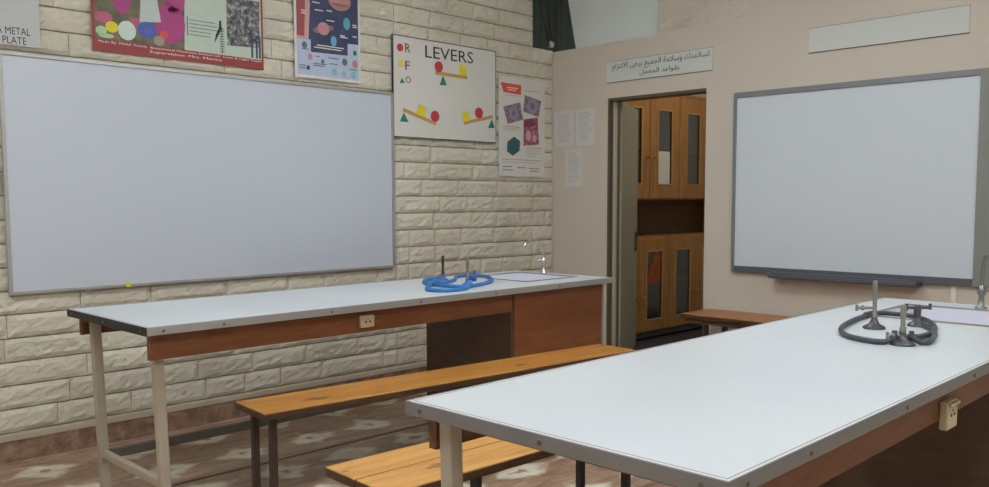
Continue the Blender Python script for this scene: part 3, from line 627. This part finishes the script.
H1 = [(-2.00, -.93), (-2.06, -.90), (-2.15, -.93), (-2.236, -1.016), (-2.287, -1.126), (-2.29, -1.22), (-2.275, -1.32), (-2.239, -1.365), (-2.17, -1.345), (-2.09, -1.32), (-1.987, -1.27), (-1.872, -1.185), (-1.765, -1.04), (-1.735, -.93), (-1.774, -.865), (-1.906, -.916), (-2.01, -1.02), (-2.106, -1.085), (-2.258, -1.158), (-2.362, -1.205), (-2.45, -1.291), (-2.475, -1.365), (-2.45, -1.425), (-2.377, -1.44), (-2.295, -1.425), (-2.19, -1.345)]
R1 = .0095
def crossing_heights(P, r, lift_a=False, lift_b=False):
    """samples a path on the table; wherever it crosses itself the later run climbs over"""
    S = spline([(p[0], p[1], 0) for p in P], 8); zz = [0.0]*len(S)
    for i in range(len(S)):
        for j in range(i-10):
            if (S[i]-S[j]).length < 3.2*r: zz[i] = max(zz[i], 2.15*r)
    for _ in range(6): zz = [max(z, .25*zz[max(0, i-1)]+.5*z+.25*zz[min(len(zz)-1, i+1)]) if z >= 2.1*r else .33*zz[max(0, i-1)]+.34*z+.33*zz[min(len(zz)-1, i+1)] for i, z in enumerate(zz)]
    for i in range(len(S)):   # the ends climb to the burner inlet
        e = min(i if lift_a else 99, len(S)-1-i if lift_b else 99); zz[i] += .026*max(0, 1-e/9)**1.3
    return [(s.x, s.y, TH+r+.0008+z) for s, z in zip(S, zz)]
tag(MB().tube(crossing_heights(H1, R1), R1, n=12).build('gas_hose', 'blue_hose'), 'blue rubber gas tubing coiled on the wall table', 'hose')
H2 = [(-2.494, -3.618), (-2.516, -3.600), (-2.531, -3.57), (-2.515, -3.52), (-2.478, -3.462), (-2.4, -3.408), (-2.277, -3.36), (-2.086, -3.322), (-1.92, -3.308), (-1.835, -3.318), (-1.812, -3.372), (-1.838, -3.444), (-1.93, -3.53), (-2.09, -3.605), (-2.25, -3.642), (-2.37, -3.632), (-2.425, -3.620), (-2.452, -3.622)]
H3 = [(-2.468, -3.652), (-2.455, -3.678), (-2.43, -3.694), (-2.346, -3.682), (-2.23, -3.65), (-2.13, -3.608), (-2.065, -3.562)]
dh = thing('gas_hose', 'dark grey rubber gas tubing looped on the foreground table', 'hose', (0, 0, 0))
MB().tube(crossing_heights(H2, .009, True, True), .009, n=12).build('loop', 'dark_hose', dh)
MB().tube(crossing_heights(H3, .009, True, False), .009, n=12).build('loop', 'dark_hose', dh)
s_ = spline([(-1.95, -3.310, 0), (-1.90, -3.308, 0), (-1.86, -3.312, 0)], 4)
MB().tube([(p.x, p.y, TH+.0125) for p in s_], .0118, n=12).build('connector', 'burner_dark', dh)

# ------------------------------------------------------------------ store room cupboard
CY = -0.10
cu = thing('cupboard', 'tall wooden cupboard with glazed doors seen through the doorway', 'cupboard', (0.60, CY, 0))
cw = 2.02
MB().box((0, .02, 0.02), (cw, .44, .07), 1).box((0, .0, .07), (.018, .44, 2.235)).box((cw-.018, 0, .07), (cw, .44, 2.235)).box((.018, .02, .07), (cw-.018, .44, .09)).box((.018, .0, .925), (cw-.018, .44, .945)).box((.018, .0, 1.275), (cw-.018, .44, 1.29)).box((0, -.01, 2.235), (cw, .44, 2.262)).box((.018, .42, .09), (cw-.018, .44, 2.235), 1).box((.018, .02, .5), (cw-.018, .42, .512), 1).box((.018, .02, 1.74), (cw-.018, .42, 1.75), 1).box((.018, .30, .945), (cw-.018, .32, 1.275), 2).build('carcass', ['cupboard', 'cupboard_in', 'niche'], cu)
def cup_door(x0, x1, z0, z1, g, hx, hz_):
    gx0, gx1, gz0, gz1 = g
    d = MB().box((x0+.004, -.02, z0), (gx0, 0, z1), 0, .002).box((gx1, -.02, z0), (x1-.004, 0, z1), 0, .002).box((gx0, -.02, z0), (gx1, 0, gz0), 0, .002).box((gx0, -.02, gz1), (gx1, 0, z1), 0, .002)
    b = .012
    d.box((gx0, -.025, gz0), (gx1, -.017, gz0+b), 1).box((gx0, -.025, gz1-b), (gx1, -.017, gz1), 1).box((gx0, -.025, gz0+b), (gx0+b, -.017, gz1-b), 1).box((gx1-b, -.025, gz0+b), (gx1, -.017, gz1-b), 1)
    o = d.build('door', ['cupboard', 'cupboard_edge'], cu)
    MB().box((gx0, -.012, gz0), (gx1, -.008, gz1)).build('pane', 'glass', o)
    MB().tube([(hx, -.02, hz_), (hx, -.045, hz_)], .007).lathe([(.006, -.012), (.013, -.006), (.013, .006), (.006, .012)], (hx, -.05, hz_), 0, 12).build('knob', 'brass', o)
for a, b, kx in ((.10, .58, .53), (.58, 1.056, .64), (1.056, 1.53, 1.49), (1.53, 2.0, 1.59)):
    cup_door(a, b, 1.29, 2.23, (a+.118, b-.122, 1.412, 2.096), kx, 1.655)
for a, b, kx in ((.02, .43, .38), (.43, .90, .475), (.90, 1.37, 1.33), (1.37, 1.98, 1.42)):
    cup_door(a, b, .085, .925, (a+.11, b-.10, .18, .82), kx, .395)
tag(MB().box((.72, CY+.0, 1.42), (.92, CY+.004, 1.72)).build('paper', 'paper'), None, None)
bpy.data.objects['paper'].location = (.585, -.0135, 0)
tag(bpy.data.objects['paper'], 'white paper on the glass of an upper cupboard door', 'paper')
ch = MB().prism([(0, 0), (.12, -.02), (.2, .03), (.26, .0), (.25, .30), (.27, .58), (.20, .52), (.16, .60), (.1, .50), (.13, .38), (.05, .34), (.07, .2), (-.02, .12)], 0, .003).build('painted_reflection', 'rust'); ch.location = (1.152, CY-.0128, .525); ch.rotation_euler = (PI/2, 0, 0); ch.scale = (.86, .47, 1)  # added flat cut-out that draws the reddish reflection in the lower glass
tag(ch, 'rust brown cut-out standing in for a reflection in a lower cupboard door glass', 'painted_reflection')

# ------------------------------------------------------------------ lamps
def tube_lamp(x, y, rz, label):
    f = thing('ceiling_light', label, 'lamp', (x, y, CEIL), (0, 0, rz), 'fluorescent ceiling lights')
    MB().box((-.65, -.09, -.06), (.65, .09, 0), 0, .006).build('housing', 'fixture', f)
    MB().box((-.63, -.075, -.085), (.63, .075, -.06), 0, .008).build('diffuser', 'tube', f)
for x, y in ((-2.3, -2.1), (-5.2, -2.1), (-2.6, -4.9), (-5.2, -4.5)):
    tube_lamp(x, y, 0, 'white fluorescent light fixed to the classroom ceiling')
f = thing('ceiling_light', 'small round light on the store room ceiling', 'lamp', (1.3, -1.2, CEIL))
MB().lathe([(.16, -.03), (.17, 0)], (0, 0, 0), 0, 24).build('housing', 'fixture', f); MB().lathe([(.05, -.09), (.12, -.07), (.15, -.03)], (0, 0, 0), 0, 24).build('diffuser', 'bulb', f)

w = bpy.data.worlds.new('World'); scene.world = w; w.use_nodes = True
w.node_tree.nodes['Background'].inputs['Color'].default_value = (0.5, 0.52, 0.55, 1); w.node_tree.nodes['Background'].inputs['Strength'].default_value = 0.15

# ------------------------------------------------------------------ camera
cam = bpy.data.cameras.new('camera'); co = bpy.data.objects.new('camera', cam); COL.objects.link(co)
cam.sensor_width = 36.0; cam.lens = 859.249/989*36.0; cam.shift_y = (268-243.5)/989; cam.clip_start = 0.02
R = Matrix(((0.7080707908, 0.0578250987, -0.7037698581), (-0.7061347285, 0.0536322539, -0.7060434311), (-0.0030822674, 0.9968850682, 0.0788077428)))
co.matrix_world = Matrix.Translation((-5.289, -4.63, EYE)) @ R.to_4x4()
scene.camera = co
vs_ = scene.view_settings; vs_.view_transform = 'Standard'; vs_.look = 'None'; vs_.exposure = 0.98; vs_.gamma = 1.0
vs_.use_curve_mapping = False
